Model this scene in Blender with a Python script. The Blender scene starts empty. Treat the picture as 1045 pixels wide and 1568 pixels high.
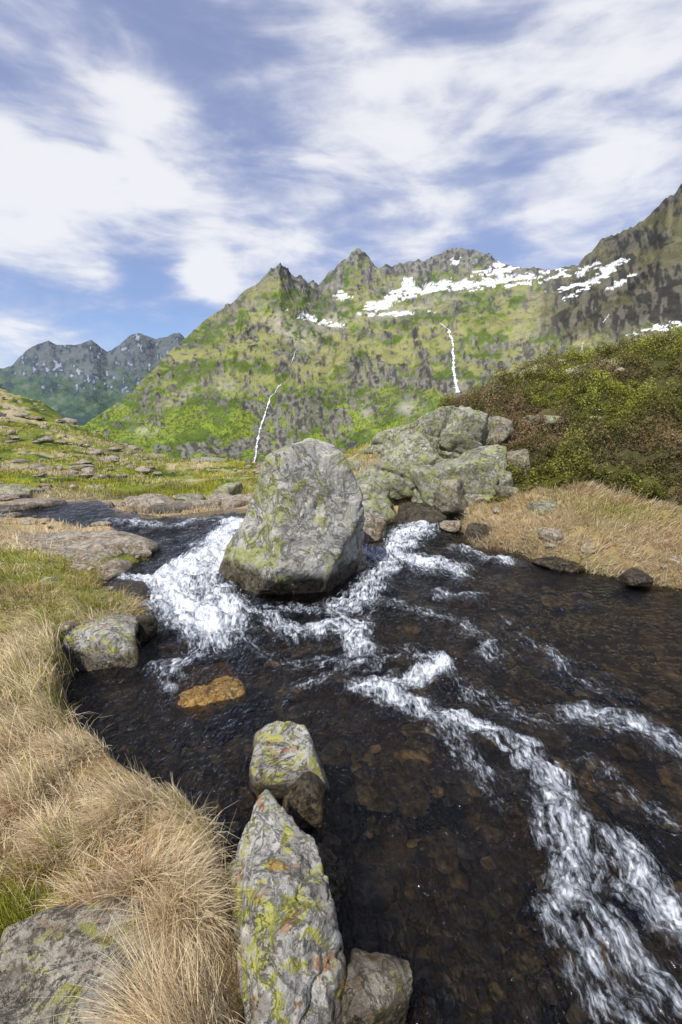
import bpy, math, numpy as np
from mathutils import Vector
rng=np.random.default_rng(7)
EYE=1.7; PITCH=math.radians(10.9); F=697.0
cp,sp=math.cos(PITCH),math.sin(PITCH)
# ---- survey helper: photo bearing + real distance -> world position
def bearing(u,v):
    xx=(u-522.5)/F; yy=(784.0-v)/F
    return np.array([xx,cp+sp*yy,-sp+cp*yy])
def S(u,v,t):
    return bearing(u,v)*t+np.array([0,0,EYE])
SL=0.03
def wz(y): return SL*(np.clip(y,-2,14)-1.0)
def on_level(u,v,h=0.0):
    d=bearing(u,v); t=(h-SL-EYE)/(d[2]-SL*d[1]); return d*t+np.array([0,0,EYE])
def azel(u,v):
    d=bearing(u,v); return math.atan2(d[0],d[1]), math.atan2(d[2],math.hypot(d[0],d[1]))
# ---- noise
def _h(i,j,k,s):
    n=(i*374761393+j*668265263+k*2147483647*3+s*1274126177)&0xffffffff
    n=((n^(n>>13))*1274126177)&0xffffffff
    n=((n^(n>>16))*2246822519)&0xffffffff
    return ((n^(n>>15))&0xffffff)/float(0xffffff)*2-1
def vn(x,y,z,s=0):
    x,y,z=np.broadcast_arrays(x,y,z)
    xi=np.floor(x).astype(np.int64);yi=np.floor(y).astype(np.int64);zi=np.floor(z).astype(np.int64)
    fx=x-xi;fy=y-yi;fz=z-zi
    fx=fx*fx*(3-2*fx);fy=fy*fy*(3-2*fy);fz=fz*fz*(3-2*fz)
    def L(a,b,t): return a+(b-a)*t
    r=[]
    for dz in (0,1):
        a=L(_h(xi,yi,zi+dz,s),_h(xi+1,yi,zi+dz,s),fx)
        b=L(_h(xi,yi+1,zi+dz,s),_h(xi+1,yi+1,zi+dz,s),fx)
        r.append(L(a,b,fy))
    return L(r[0],r[1],fz)
def fbm(x,y,z=0.0,o=5,s=0,g=.5,l=2.07):
    a=1;t=0;n=0
    for k in range(o):
        t=t+a*vn(x+k*13.7,y+k*7.3,z+k*3.1,s+k*17); n+=a; a*=g; x=x*l;y=y*l;z=z*l
    return t/n
def ridged(x,y,z=0.0,o=5,s=0,g=.5,l=2.1):
    a=1;t=0;n=0
    for k in range(o):
        t=t+a*(1-2*np.abs(vn(x+k*13.7,y+k*7.3,z+k*3.1,s+k*17))); n+=a; a*=g; x=x*l;y=y*l;z=z*l
    return t/n
def ss(a,b,x):
    t=np.clip((x-a)/(b-a),0,1); return t*t*(3-2*t)
def mixc(c,col,f):
    return c*(1-f[...,None])+np.asarray(col)*f[...,None]
# ---- mesh helper
def mk(name,V,Fc,mat,attrs=None,smooth=True,parent=None):
    V=np.asarray(V,dtype=np.float32); Fc=np.asarray(Fc,dtype=np.int32)
    me=bpy.data.meshes.new(name)
    me.vertices.add(len(V)); me.vertices.foreach_set('co',V.ravel())
    n,k=Fc.shape
    me.loops.add(n*k); me.loops.foreach_set('vertex_index',Fc.ravel())
    me.polygons.add(n)
    me.polygons.foreach_set('loop_start',np.arange(0,n*k,k,dtype=np.int32))
    me.polygons.foreach_set('loop_total',np.full(n,k,dtype=np.int32))
    me.polygons.foreach_set('use_smooth',np.full(n,smooth,dtype=bool))
    me.update(calc_edges=True)
    if attrs:
        for an,arr in attrs.items():
            a=me.color_attributes.new(an,'FLOAT_COLOR','POINT')
            arr=np.asarray(arr,dtype=np.float32)
            if arr.shape[1]==3: arr=np.hstack([arr,np.ones((len(arr),1),np.float32)])
            a.data.foreach_set('color',arr.ravel())
    me.materials.append(mat)
    ob=bpy.data.objects.new(name,me); bpy.context.scene.collection.objects.link(ob)
    if parent: ob.parent=parent
    return ob
def grid_faces(nr,nc):
    i=np.arange(nr-1)[:,None]*nc+np.arange(nc-1)[None,:]
    i=i.ravel(); return np.stack([i,i+1,i+nc+1,i+nc],1)
# ---- node helper
class G:
    def __init__(s,nt): s.nt=nt; s.n=nt.nodes; s.l=nt.links
    def add(s,t,**kw):
        n=s.n.new(t)
        for k,v in kw.items(): setattr(n,k,v)
        return n
    def put(s,sock,v):
        if isinstance(v,bpy.types.NodeSocket): s.l.new(v,sock)
        elif v is not None:
            if isinstance(v,(tuple,list)) and len(v)==3 and sock.type=='RGBA': v=(*v,1)
            sock.default_value=v
    def m(s,op,a,b=None,c=None,clamp=False):
        n=s.add('ShaderNodeMath',operation=op,use_clamp=clamp)
        s.put(n.inputs[0],a)
        if b is not None: s.put(n.inputs[1],b)
        if c is not None: s.put(n.inputs[2],c)
        return n.outputs[0]
    def vm(s,op,a,b=None):
        n=s.add('ShaderNodeVectorMath',operation=op); s.put(n.inputs[0],a)
        if b is not None: s.put(n.inputs[1],b)
        return n.outputs['Value'] if op in('DOT_PRODUCT','LENGTH') else n.outputs[0]
    def noise(s,vec,scale,detail=6,rough=.55,dist=0,col=False):
        n=s.add('ShaderNodeTexNoise'); s.put(n.inputs['Vector'],vec)
        n.inputs['Scale'].default_value=scale;n.inputs['Detail'].default_value=detail
        n.inputs['Roughness'].default_value=rough;n.inputs['Distortion'].default_value=dist
        return n.outputs['Color'] if col else n.outputs['Fac']
    def sst(s,x,a,b):
        n=s.add('ShaderNodeMapRange',interpolation_type='SMOOTHSTEP'); s.put(n.inputs[0],x)
        n.inputs[1].default_value=a;n.inputs[2].default_value=b
        return n.outputs[0]
    def mix(s,f,a,b,bt='MIX'):
        n=s.add('ShaderNodeMix',data_type='RGBA',blend_type=bt)
        s.put(n.inputs['Factor'],f); s.put(n.inputs[6],a); s.put(n.inputs[7],b); return n.outputs[2]
    def bump(s,h,strength=.5,dist=.02,normal=None):
        n=s.add('ShaderNodeBump'); s.put(n.inputs['Height'],h); n.inputs['Strength'].default_value=strength
        n.inputs['Distance'].default_value=dist
        if normal: s.put(n.inputs['Normal'],normal)
        return n.outputs[0]
def newmat(name):
    m=bpy.data.materials.new(name); m.use_nodes=True; g=G(m.node_tree); g.n.clear()
    out=g.add('ShaderNodeOutputMaterial'); return m,g,out
def principled(g,out,col,rough=.8,normal=None,spec=.3):
    p=g.add('ShaderNodeBsdfPrincipled'); g.put(p.inputs['Base Color'],col); g.put(p.inputs['Roughness'],rough)
    p.inputs['Specular IOR Level'].default_value=spec
    if normal is not None: g.put(p.inputs['Normal'],normal)
    g.l.new(p.outputs[0],out.inputs['Surface']); return p
# ---------- rock material
def rock_mat(name,light=(.50,.49,.45),dark=(.17,.165,.15),lichen=(.42,.42,.10),lich=.5,sc=1.0,orange=.0,wet=True,wh=.11,blk=.75,leftl=0):
    m,g,out=newmat(name)
    geo=g.add('ShaderNodeNewGeometry');pos=geo.outputs['Position']
    n1=g.noise(pos,1.9*sc,6,.62,.4); n2=g.noise(pos,9*sc,6,.68,.2); n3=g.noise(g.vm('ADD',pos,(7.1,3.3,1.7)),4.5*sc,7,.72,.6)
    n4=g.noise(g.vm('ADD',pos,(2.1,9.3,5.7)),19*sc,5,.72); n5=g.noise(pos,70*sc,3,.6)
    n6=g.noise(g.vm('ADD',pos,(5.1,1.3,8.7)),3.0*sc,7,.7,.8)
    base=g.mix(g.sst(n1,.38,.60),dark,light)
    base=g.mix(g.m('MULTIPLY',g.sst(n2,.48,.60),.75),base,(min(light[0]*1.25,.82),min(light[1]*1.25,.82),min(light[2]*1.28,.82)))
    base=g.mix(g.m('MULTIPLY',g.sst(n4,.52,.63),blk),base,(dark[0]*.45,dark[1]*.45,dark[2]*.40))
    base=g.mix(g.m('MULTIPLY',g.sst(g.m('ADD',g.m('MULTIPLY',n6,.6),g.m('MULTIPLY',n4,.4)),.54,.61),blk),base,(dark[0]*.42,dark[1]*.42,dark[2]*.38))
    if lich>0:
        k=.615-.2*lich
        ln=g.m('ADD',g.m('MULTIPLY',n3,.62),g.m('MULTIPLY',n2,.38))
        if leftl:  # lichen prefers the west-facing side
            nx=g.add('ShaderNodeSeparateXYZ');g.put(nx.inputs[0],geo.outputs['True Normal'])
            ln=g.m('ADD',ln,g.m('MULTIPLY',nx.outputs[0],-leftl))
        lm=g.m('MULTIPLY',g.sst(ln,k,k+.05),.9)
        lc=g.mix(g.sst(n5,.4,.6),lichen,(lichen[0]*.65,lichen[1]*.7,lichen[2]*.95))
        base=g.mix(lm,base,lc)
    if orange>0: base=g.mix(g.m('MULTIPLY',g.sst(g.noise(g.vm('ADD',pos,(17,1,4)),5*sc,5,.6),.58,.65),orange),base,(.42,.20,.07))
    base=g.mix(g.m('MULTIPLY',g.sst(n5,.35,.65),.35),g.mix(1.0,base,(.62,.62,.60),'MULTIPLY'),base)
    rough=.85
    if wet:
        sx=g.add('ShaderNodeSeparateXYZ'); g.put(sx.inputs[0],pos)
        rel=g.m('SUBTRACT',sx.outputs[2],g.m('MULTIPLY',g.m('SUBTRACT',sx.outputs[1],1.0),SL))
        rel=g.m('ADD',rel,g.m('MULTIPLY',g.m('SUBTRACT',n1,.5),-.5))
        w=g.m('SUBTRACT',1.0,g.sst(rel,wh-.05,wh+.05))
        w=g.m('MULTIPLY',w,g.m('SUBTRACT',1.0,g.sst(sx.outputs[1],8.2,9.2)))
        base=g.mix(g.m('MULTIPLY',w,.9),base,g.mix(g.sst(n4,.45,.6),(.022,.017,.011),(.10,.07,.035)))
        rough=g.m('SUBTRACT',.85,g.m('MULTIPLY',w,.62))
    h=g.m('ADD',g.m('MULTIPLY',n2,.6),g.m('ADD',g.m('MULTIPLY',n4,.45),g.m('MULTIPLY',n5,.15)))
    h=g.m('ADD',h,g.m('MULTIPLY',g.sst(g.m('ABSOLUTE',g.m('SUBTRACT',n6,.5)),0,.02),.5))
    principled(g,out,base,rough,g.bump(h,1.0,.06/sc),.35)
    return m
M_boulder=rock_mat('granite_lichen_mat',light=(.64,.62,.57),dark=(.42,.41,.36),lichen=(.50,.51,.15),lich=.54,wh=.22,blk=.62,leftl=.05)
M_rockg=rock_mat('outcrop_rock_mat',light=(.58,.56,.47),dark=(.28,.27,.21),lichen=(.50,.51,.16),lich=.60,sc=1.5,blk=.75)
M_rockf=rock_mat('foreground_rock_mat',light=(.60,.58,.53),dark=(.30,.28,.25),lichen=(.62,.59,.09),lich=.52,sc=2.4,orange=.7,blk=.75)
M_rockd=rock_mat('grey_rock_mat',light=(.44,.40,.33),dark=(.20,.17,.13),lichen=(.46,.44,.10),lich=.46,sc=2.4,orange=.3)
M_rockt=rock_mat('tan_rock_mat',light=(.58,.50,.39),dark=(.32,.25,.17),lichen=(.60,.57,.47),lich=.42,orange=.3,sc=1.8,wh=.04,blk=.65)
M_rockw=rock_mat('wet_rock_mat',light=(.12,.10,.07),dark=(.04,.03,.02),lichen=(.22,.15,.05),lich=.2,sc=2)
# ---------- vertex coloured materials
def vc_mat(name,nscale,amt=.5,bs=.5,bd=.02,rough=.9,attr='Col',spec=.1):
    m,g,out=newmat(name)
    a=g.add('ShaderNodeAttribute'); a.attribute_name=attr
    pos=g.add('ShaderNodeNewGeometry').outputs['Position']
    n=g.noise(pos,nscale,7,.66,.2); n2=g.noise(pos,nscale*5.3,4,.6)
    f=g.m('ADD',g.m('MULTIPLY',n,.65),g.m('MULTIPLY',n2,.35))
    s2=g.sst(f,.38,.56)
    c=g.mix(g.m('MULTIPLY',g.m('SUBTRACT',1.0,s2),amt),a.outputs['Color'],g.mix(1.0,a.outputs['Color'],(.28,.30,.31),'MULTIPLY'))
    c=g.mix(g.m('MULTIPLY',g.sst(f,.52,.68),amt*.7),c,g.mix(1.0,c,(1.5,1.45,1.35),'MULTIPLY'))
    principled(g,out,c,rough,g.bump(f,bs,bd),spec); return m
M_ground=vc_mat('ground_mat',9,.55,.9,.06)
M_mount=vc_mat('mountain_mat',.014,.42,1.0,13)
M_dist=vc_mat('distant_mountain_mat',.003,.35,1.0,80)
# ================= RIVER OUTLINE ==================
far=[(-60,779),(60,776),(130,768),(165,786),(240,797),(300,790),(365,784),(450,780),(540,786),(640,796),(700,806),(722,838),(790,849),(815,862),(930,885),(1045,905),(1250,940)]
near=[(345,1300),(300,1245),(225,1200),(180,1165),(118,1120),(108,1060),(128,1018),(205,1005),(238,965),(225,938),(185,905),(190,878),(238,858),(236,842),(180,812),(90,793),(0,790),(-60,790)]
poly=[on_level(u,v)[:2] for u,v in far]+[np.array(p) for p in [(7,3.2),(12,1),(12,-5),(-.1,-5),(-.12,.3),(-.22,1.0)]]+[on_level(u,v)[:2] for u,v in near]
poly=np.array(poly)
def sdist(x,y):
    sh=x.shape; x=x.ravel(); y=y.ravel()
    d=np.full(x.shape,1e9); ins=np.zeros(x.shape,bool)
    n=len(poly)
    for i in range(n):
        a=poly[i];b=poly[(i+1)%n]; e=b-a
        t=np.clip(((x-a[0])*e[0]+(y-a[1])*e[1])/(e@e),0,1)
        d=np.minimum(d,(x-a[0]-t*e[0])**2+(y-a[1]-t*e[1])**2)
        c=((a[1]>y)!=(b[1]>y)); 
        xi=a[0]+(y-a[1])*e[0]/(e[1] if e[1]!=0 else 1e-9)
        ins^=c&(x<xi)
    d=np.sqrt(d); d[ins]*=-1
    return d.reshape(sh)
# ================= NEAR GROUND ====================
C=[]
for u,v,h in [(60,1300,.22),(200,1350,.22),(300,1450,.2),(60,1500,.25),(200,1560,.2),(30,1150,.2),(60,1050,.22),(30,950,.22),(100,930,.18),(30,880,.2),(120,870,.1),(150,830,.06),(40,830,.12),(190,1230,.16),
              (-200,1200,.3),(-300,1500,.3),(-200,900,.4)]: C.append(on_level(u,v,h))
for u,v,t in [(0,760,9),(100,762,10.5),(200,775,9.5),(280,770,10),(380,762,10.5),(460,755,10),(520,750,9),
  (0,592,45),(60,612,42),(120,652,36),(180,688,30),(230,706,26),(0,640,33),(60,655,33),(0,690,22),(0,735,12.5),(100,690,24),(100,735,14),(200,738,15),(200,708,25),(330,710,24),(330,740,14),(400,722,18),(400,745,12.5),(470,735,13),
  (-200,560,50),(-300,640,30),(-300,740,10),(0,640,90),(-300,600,95),(150,740,85),(250,755,50),(350,760,50),(450,765,50),(350,790,95),(550,790,90),(600,740,30),(800,690,32),(1000,640,34),(1000,680,90),(1300,640,90),
  (540,705,10.5),(560,700,10.5),(620,662,11.5),(700,622,12.5),(800,578,13),(870,560,13.5),(940,545,13),(1000,533,12.5),(1045,525,12),(1400,500,12),
  (700,700,8.8),(620,725,8.6),(560,765,8.0),(560,740,9.0),(620,775,7.7),(700,780,7.0),(780,775,6.5),(780,730,7.6),(780,680,8.7),(780,630,10.5),(860,640,9.5),(900,580,11.5),
  (1000,850,4.9),(1000,800,5.5),(1000,760,6.2),(1000,700,7.2),(1000,640,8.4),(1000,580,10),(860,830,5.4),(860,790,6.0),(860,750,6.6),(860,700,7.8),(740,810,6.3),(1300,880,4.6),(1400,760,6),(1400,640,8.5)]:
    C.append(S(u,v,t))
C+= [np.array(p) for p in [(-1,-.5,.25),(-3,-2,.4),(-6,-8,.8),(-12,0,1.2),(-40,-10,4),(-30,-50,4),(0,-12,.5),(0,-60,4),(14,-2,1),(20,4,4),(18,-12,3),(50,-40,8),(60,10,8),(-.25,.0,.2),(-.3,.8,.2)]]
C=np.array(C)
def plc(x,y): 
    r=np.hypot(x,y)+.15; a=np.arctan2(x,y)
    return np.stack([a*1.0,np.log(r)+.6],-1)
Pc=plc(C[:,0],C[:,1])
D=np.linalg.norm(Pc[:,None]-Pc[None],axis=-1)
n=len(C)
A=np.zeros((n+3,n+3));A[:n,:n]=D-np.eye(n)*0.004;A[:n,n]=1;A[n,:n]=1
A[:n,n+1:]=Pc;A[n+1:,:n]=Pc.T
W=np.linalg.solve(A,np.concatenate([C[:,2],[0,0,0]]))
def rbf(x,y):
    sh=x.shape;p=plc(x.ravel(),y.ravel()); o=np.full(len(p),W[n])+p@W[n+1:]
    for k in range(n):
        o+=W[k]*np.hypot(p[:,0]-Pc[k,0],p[:,1]-Pc[k,1])
    return o.reshape(sh)
AZ=np.radians(np.concatenate([np.linspace(-180,-62,50)[:-1],np.linspace(-62,62,860),np.linspace(62,180,50)[1:]]))
RR=np.concatenate([[.02,.12,.2],np.geomspace(.3,95,560)])
rr,aa=np.meshgrid(RR,AZ,indexing='ij')
X=rr*np.sin(aa);Y=rr*np.cos(aa)
def shrub_zone(x,y,sd):
    r=np.hypot(x,y);a=np.degrees(np.arctan2(x,y))
    return ss(10,14,a+2.5*fbm(x*.9,y*.9,0,3,5))*ss(6.1,6.9,y+.8*fbm(x*1.1,y*1.1,0,3,8)+.15*(a-25)*.3)*(1-ss(26,30,r))
def height(X,Y):
    sd=sdist(X,Y); w=wz(Y); r=np.hypot(X,Y)
    H=rbf(X,Y)
    H=np.where(r<8,np.maximum(H,w+.07),H)
    H=H+fbm(X*2.1,Y*2.1,0,5,11)*.06*np.clip(r/4,.6,1.6)+ss(8,25,r)*fbm(X*.35,Y*.35,0,5,13)*.45
    sz=shrub_zone(X,Y,sd)
    H=H+sz*(.26*np.abs(fbm(X*1.0,Y*1.0,0,4,15))*2+.13*ridged(X*2.0,Y*2.0,0,4,16)-.10)
    wd=np.clip(r*.045,.06,.35)*(1+.7*fbm(X*1.5,Y*1.5,0,3,3))
    sdn=sd+.07*np.clip(r/3,.5,2)*fbm(X*3,Y*3,0,4,21)
    bank=ss(0,1,sdn/wd)
    bed=w-.05-np.clip(-sd*.45,0,.34)+.05*fbm(X*3.2,Y*3.2,0,5,31)
    return bed*(1-bank)+H*bank,sd,sdn,sz,bank
Z,SD,SDN,SZ,BK=height(X,Y)
def ground_z(x,y):
    r=np.hypot(x,y);a=np.arctan2(x,y)
    fi=np.interp(r,RR,np.arange(len(RR)));fj=np.interp(a,AZ,np.arange(len(AZ)))
    i=np.clip(fi.astype(int),0,len(RR)-2);j=np.clip(fj.astype(int),0,len(AZ)-2);u=fi-i;v=fj-j
    return (Z[i,j]*(1-u)+Z[i+1,j]*u)*(1-v)+(Z[i,j+1]*(1-u)+Z[i+1,j+1]*u)*v
def straw_w(x,y):
    b=np.where(x<0, .97-.62*ss(2.4,4.0,y), .90)
    b=b-.6*ss(.0,1,1-np.hypot((x+1.55)/.6,(y-2.6)/.6))-.7*ss(0,1,1-np.hypot((x+.95)/.3,(y-1.05)/.35))
    b=b+.75*ss(0,1,1-np.hypot((x+2.6)/1.6,(y-9.5)/3)) 
    return np.clip(b+.65*fbm(x*1.9,y*1.9,0,4,41),0,1)
nf=fbm(X*1.3,Y*1.3,0,5,51);ng=fbm(X*.5,Y*.5,0,5,52);nh=fbm(X*4,Y*4,0,4,53)
rad=np.hypot(X,Y)
col=np.zeros(X.shape+(3,))+np.array([.18,.215,.035])
col=mixc(col,(.31,.28,.06),ss(-.1,.35,ng))
col=mixc(col,(.07,.10,.022),ss(.03,.25,-nf))
st=straw_w(X,Y)
col=mixc(col,(.34,.245,.125),st*(1-ss(9,14,rad))*.95)
col=mixc(col,(.48,.40,.27),ss(.10,.22,nh*.6+ng*.6)*ss(7,10,rad)*.85)
gb=ss(0,.6,1-np.hypot((X+3.6)/1.6,(Y-5.9)/.9))
col=mixc(col,(.46,.35,.22),gb*.9)
gb2=(1-ss(.5,2.6,SD))*ss(5,7,Y)*(1-SZ)
col=mixc(col,(.48,.36,.21),gb2*.9)
col=mixc(col,(.075,.075,.028),SZ)
col=mixc(col,(.15,.11,.05),SZ*ss(.05,.35,nf)*.8)
edge=(1-ss(0.0,.10,SDN))
col=mixc(col,(.10,.065,.035),edge*ss(-.2,.0,SDN+.1))
bedc=np.zeros_like(col)+np.array([.11,.085,.05]); bedc=mixc(bedc,(.20,.145,.075),ss(0,.4,fbm(X*6,Y*6,0,4,61))); bedc=mixc(bedc,(.015,.013,.009),ss(0,.22,fbm(X*2,Y*2,0,4,62)))
col=bedc*.8*(1-BK[...,None])+col*BK[...,None]
V=np.stack([X,Y,Z],-1).reshape(-1,3)
mk('ground',V,grid_faces(*X.shape),M_ground,{'Col':col.reshape(-1,3)})
# ================= WATER ==========================
foam=[
 ([(175,800),(250,812),(300,802),(345,797)],.20,.9),
 ([(372,800),(345,830),(330,850),(285,868),(255,890),(262,915),(300,940),(330,975)],.31,1.28),
 ([(195,888),(240,895),(300,885)],.18,1.2),
 ([(340,850),(320,900),(350,930),(350,960)],.23,1.15),
 ([(300,960),(318,1000),(262,1020),(258,1060)],.11,.85),
 ([(350,930),(410,945),(450,975),(510,962),(545,968),(556,1000)],.16,1.02),
 ([(400,930),(480,935),(540,955)],.12,.85),
 ([(655,808),(620,828),(600,850),(640,868),(680,880)],.30,1.12),
 ([(560,850),(600,870),(575,888),(555,910),(525,940)],.24,1.0),
 ([(690,845),(740,858),(780,868)],.16,1.0),
 ([(680,915),(740,920)],.09,.8),
 ([(585,1050),(625,1040),(668,1022)],.12,1.12),
 ([(480,1055),(530,1040),(600,1000)],.10,.78),
 ([(560,1060),(640,1080),(690,1108),(760,1128),(810,1150),(835,1215),(835,1280),(855,1340),(905,1420),(985,1480),(1060,1560)],.115,1.0),
 ([(650,1080),(690,1140),(740,1190)],.12,.8),
 ([(820,1180),(850,1260),(870,1330),(920,1400)],.11,.85),
 ([(880,1090),(960,1110),(1010,1130),(1090,1165)],.13,.9),
 ([(900,1180),(960,1230),(1060,1290)],.14,.74),
 ([(915,1310),(985,1390),(1045,1430),(1120,1480)],.13,1.0),
 ([(860,1420),(930,1500),(1000,1590)],.13,.8),
 ([(770,960),(850,1010),(930,1060)],.13,.64),
 ([(600,930),(700,960),(760,1000)],.16,.70),
 ([(600,990),(720,1060),(860,1110)],.14,.70),
 ([(380,1000),(450,1020),(520,1020)],.12,.64),
]
wa=np.radians(np.linspace(-58,88,800)); wr=np.geomspace(.35,15,700)
wrr,waa=np.meshgrid(wr,wa,indexing='ij')
WX=wrr*np.sin(waa);WY=wrr*np.cos(waa)
FM=np.zeros(WX.shape);best=np.full(WX.shape,1e9);FS=np.zeros(WX.shape);FD=np.zeros(WX.shape)
wob=.16*fbm(WX*2.5,WY*2.5,0,4,71);wob2=.16*fbm(WX*2.5,WY*2.5,0,4,72)
for pl,hw,stg in foam:
    P=np.array([on_level(u,v)[:2] for u,v in pl]); s0=0
    dmin=np.full(WX.shape,1e9)
    for i in range(len(P)-1):
        a,b=P[i],P[i+1];e=b-a;L=np.linalg.norm(e)
        px=WX+wob-a[0];py=WY+wob2-a[1]
        t=np.clip((px*e[0]+py*e[1])/(L*L),0,1)
        d=np.hypot(px-t*e[0],py-t*e[1])
        sgn=(px*e[1]-py*e[0])/L
        q=d/hw<best; best=np.where(q,d/hw,best)
        FS=np.where(q,s0+t*L,FS);FD=np.where(q,sgn,FD)
        dmin=np.minimum(dmin,d); s0+=L
    FM=np.maximum(FM,stg*np.exp(-(dmin/hw)**2*.70))
FM=FM+.18*fbm(WX*3,WY*3,0,3,76)*(FM>.02)
fx=WX*.96+WY*.28; fy=-WX*.28+WY*.96
act=np.clip(FM+.45*ss(-.1,.5,fbm(WX*.8,WY*.8,0,2,84)),0,1.2)
wave=.024*ridged(fx*2.2,fy*4.0,0,5,81,.55)+.012*fbm(fx*9,fy*14,0,4,82,.6)
wave=wave*(.55+1.3*act)
WZ=wz(WY)+wave+FM*(.08*fbm(WX*7,WY*9,0,5,83,.6)+.03)+.04*FM*(ss(3,6,WY))
flow=np.stack([FS,FD,np.clip(FM,0,2)],-1)
wsd=sdist(WX,WY)
keep=(wsd<.25)
Fq=grid_faces(*WX.shape); kk=keep.ravel(); Fq=Fq[kk[Fq].all(1)]
used=np.unique(Fq); mp=np.full(WX.size,-1);mp[used]=np.arange(len(used))
VV=np.stack([WX,WY,WZ],-1).reshape(-1,3)[used]
m,g,out=newmat('river_water_mat')
at=g.add('ShaderNodeAttribute');at.attribute_name='flow'
sx=g.add('ShaderNodeSeparateXYZ');g.put(sx.inputs[0],at.outputs['Vector'])
pos=g.add('ShaderNodeNewGeometry').outputs['Position']
cv=g.add('ShaderNodeCombineXYZ');g.put(cv.inputs[0],g.m('MULTIPLY',sx.outputs[0],8.0));g.put(cv.inputs[1],g.m('MULTIPLY',sx.outputs[1],36.0))
ns=g.noise(cv.outputs[0],1.0,5,.62,.5)
mp2=g.add('ShaderNodeMapping');g.put(mp2.inputs['Vector'],pos);mp2.inputs['Rotation'].default_value=(0,0,.35);mp2.inputs['Scale'].default_value=(2.1,.7,1)
n2=g.noise(mp2.outputs[0],27,5,.68,.5)
n3=g.noise(pos,8,4,.6,.6)
nn=g.m('ADD',g.m('MULTIPLY',ns,.38),g.m('ADD',g.m('MULTIPLY',n2,.38),g.m('MULTIPLY',n3,.24)))
f=g.m('ADD',g.m('MULTIPLY',g.m('SUBTRACT',sx.outputs[2],.78),.27),nn)
fo=g.sst(f,.45,.64)
fo=g.m('MULTIPLY',fo,g.sst(sx.outputs[2],.08,.5))
fo=g.m('MULTIPLY',fo,.95)
w1=g.noise(mp2.outputs[0],5,4,.6,.8);w2=g.noise(mp2.outputs[0],24,4,.6,.5)
hb=g.m('ADD',g.m('MULTIPLY',w1,.7),g.m('MULTIPLY',w2,.35))
bn=g.bump(hb,1.0,.08)
tr=g.add('ShaderNodeBsdfTransparent');tr.inputs[0].default_value=(.50,.45,.36,1)
gl=g.add('ShaderNodeBsdfGlossy');gl.inputs['Roughness'].default_value=.08;gl.inputs['Color'].default_value=(.9,.93,1,1);g.put(gl.inputs['Normal'],bn)
fr=g.add('ShaderNodeFresnel');fr.inputs[0].default_value=1.36;g.put(fr.inputs['Normal'],bn)
mx=g.add('ShaderNodeMixShader');g.put(mx.inputs[0],fr.outputs[0]);g.l.new(tr.outputs[0],mx.inputs[1]);g.l.new(gl.outputs[0],mx.inputs[2])
fd=g.add('ShaderNodeBsdfPrincipled');g.put(fd.inputs['Base Color'],g.mix(g.sst(f,.50,.70),(.36,.40,.45),(.76,.78,.81)));fd.inputs['Roughness'].default_value=.6
g.put(fd.inputs['Normal'],g.bump(nn,.7,.05))
mx2=g.add('ShaderNodeMixShader');g.put(mx2.inputs[0],fo);g.l.new(mx.outputs[0],mx2.inputs[1]);g.l.new(fd.outputs[0],mx2.inputs[2])
g.l.new(mx2.outputs[0],out.inputs['Surface'])
mk('river_water',VV,mp[Fq],m,{'flow':flow.reshape(-1,3)[used]})
# ================= ROCKS ==========================
import bmesh
_ico={}
def ico(k):
    if k not in _ico:
        bm=bmesh.new();bmesh.ops.create_icosphere(bm,subdivisions=k,radius=1)
        v=np.array([x.co[:] for x in bm.verts]);f=np.array([[q.index for q in x.verts] for x in bm.faces]);bm.free()
        v/=np.linalg.norm(v,axis=1)[:,None]
        _ico[k]=(v,f)
    return _ico[k]
def poly_rock(name,c,planes,mat,p=14,amp=.05,fs=2.0,sub=6,seed=0,strat=0,cuts=26,cutd=(.86,.985)):
    d,f=ico(sub)
    acc=np.zeros(len(d))
    for nx,ny,nz,h in planes:
        q=np.array([nx,ny,nz]);q=q/np.linalg.norm(q)
        acc+=(np.maximum(d@q,0)/h)**p
    P=d*(acc**(-1/p))[:,None]
    R=np.random.default_rng(seed+900)
    for _ in range(cuts):
        q=R.normal(size=3);q/=np.linalg.norm(q);pr=P@q;h=pr.max()*R.uniform(*cutd)
        P=P*np.where(pr>h,h/np.maximum(pr,1e-6),1)[:,None]
    r=np.linalg.norm(P,axis=1)
    w=P+np.array(c)
    o=np.array([seed*3.7,seed*1.3,seed*2.1])
    x,y,z=(w[:,0]+o[0])*fs,(w[:,1]+o[1])*fs,(w[:,2]+o[2])*fs
    dn=amp*fbm(x,y,z,6,seed,.55)*1.6-amp*.9*np.clip(ridged(x*1.1,y*1.1,z*1.1,4,seed+5)-.45,0,1)
    st=fbm(x*.9,y*.9,z*.9,3,seed+9)*5; fl=np.floor(st);dn+=amp*.30*(fl+ss(.75,1,st-fl))
    if strat: 
        tl=z*2.4+x*.9+.6*fbm(x,y,z,3,seed+2); fr_=tl-np.floor(tl)
        dn+=amp*strat*(fr_-.5)*1.4-amp*strat*1.2*(1-ss(0,.12,np.minimum(fr_,1-fr_)))
    P=P*(1+dn/np.maximum(r,.05))[:,None]
    return mk(name,P+np.array(c),f,mat)
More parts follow.
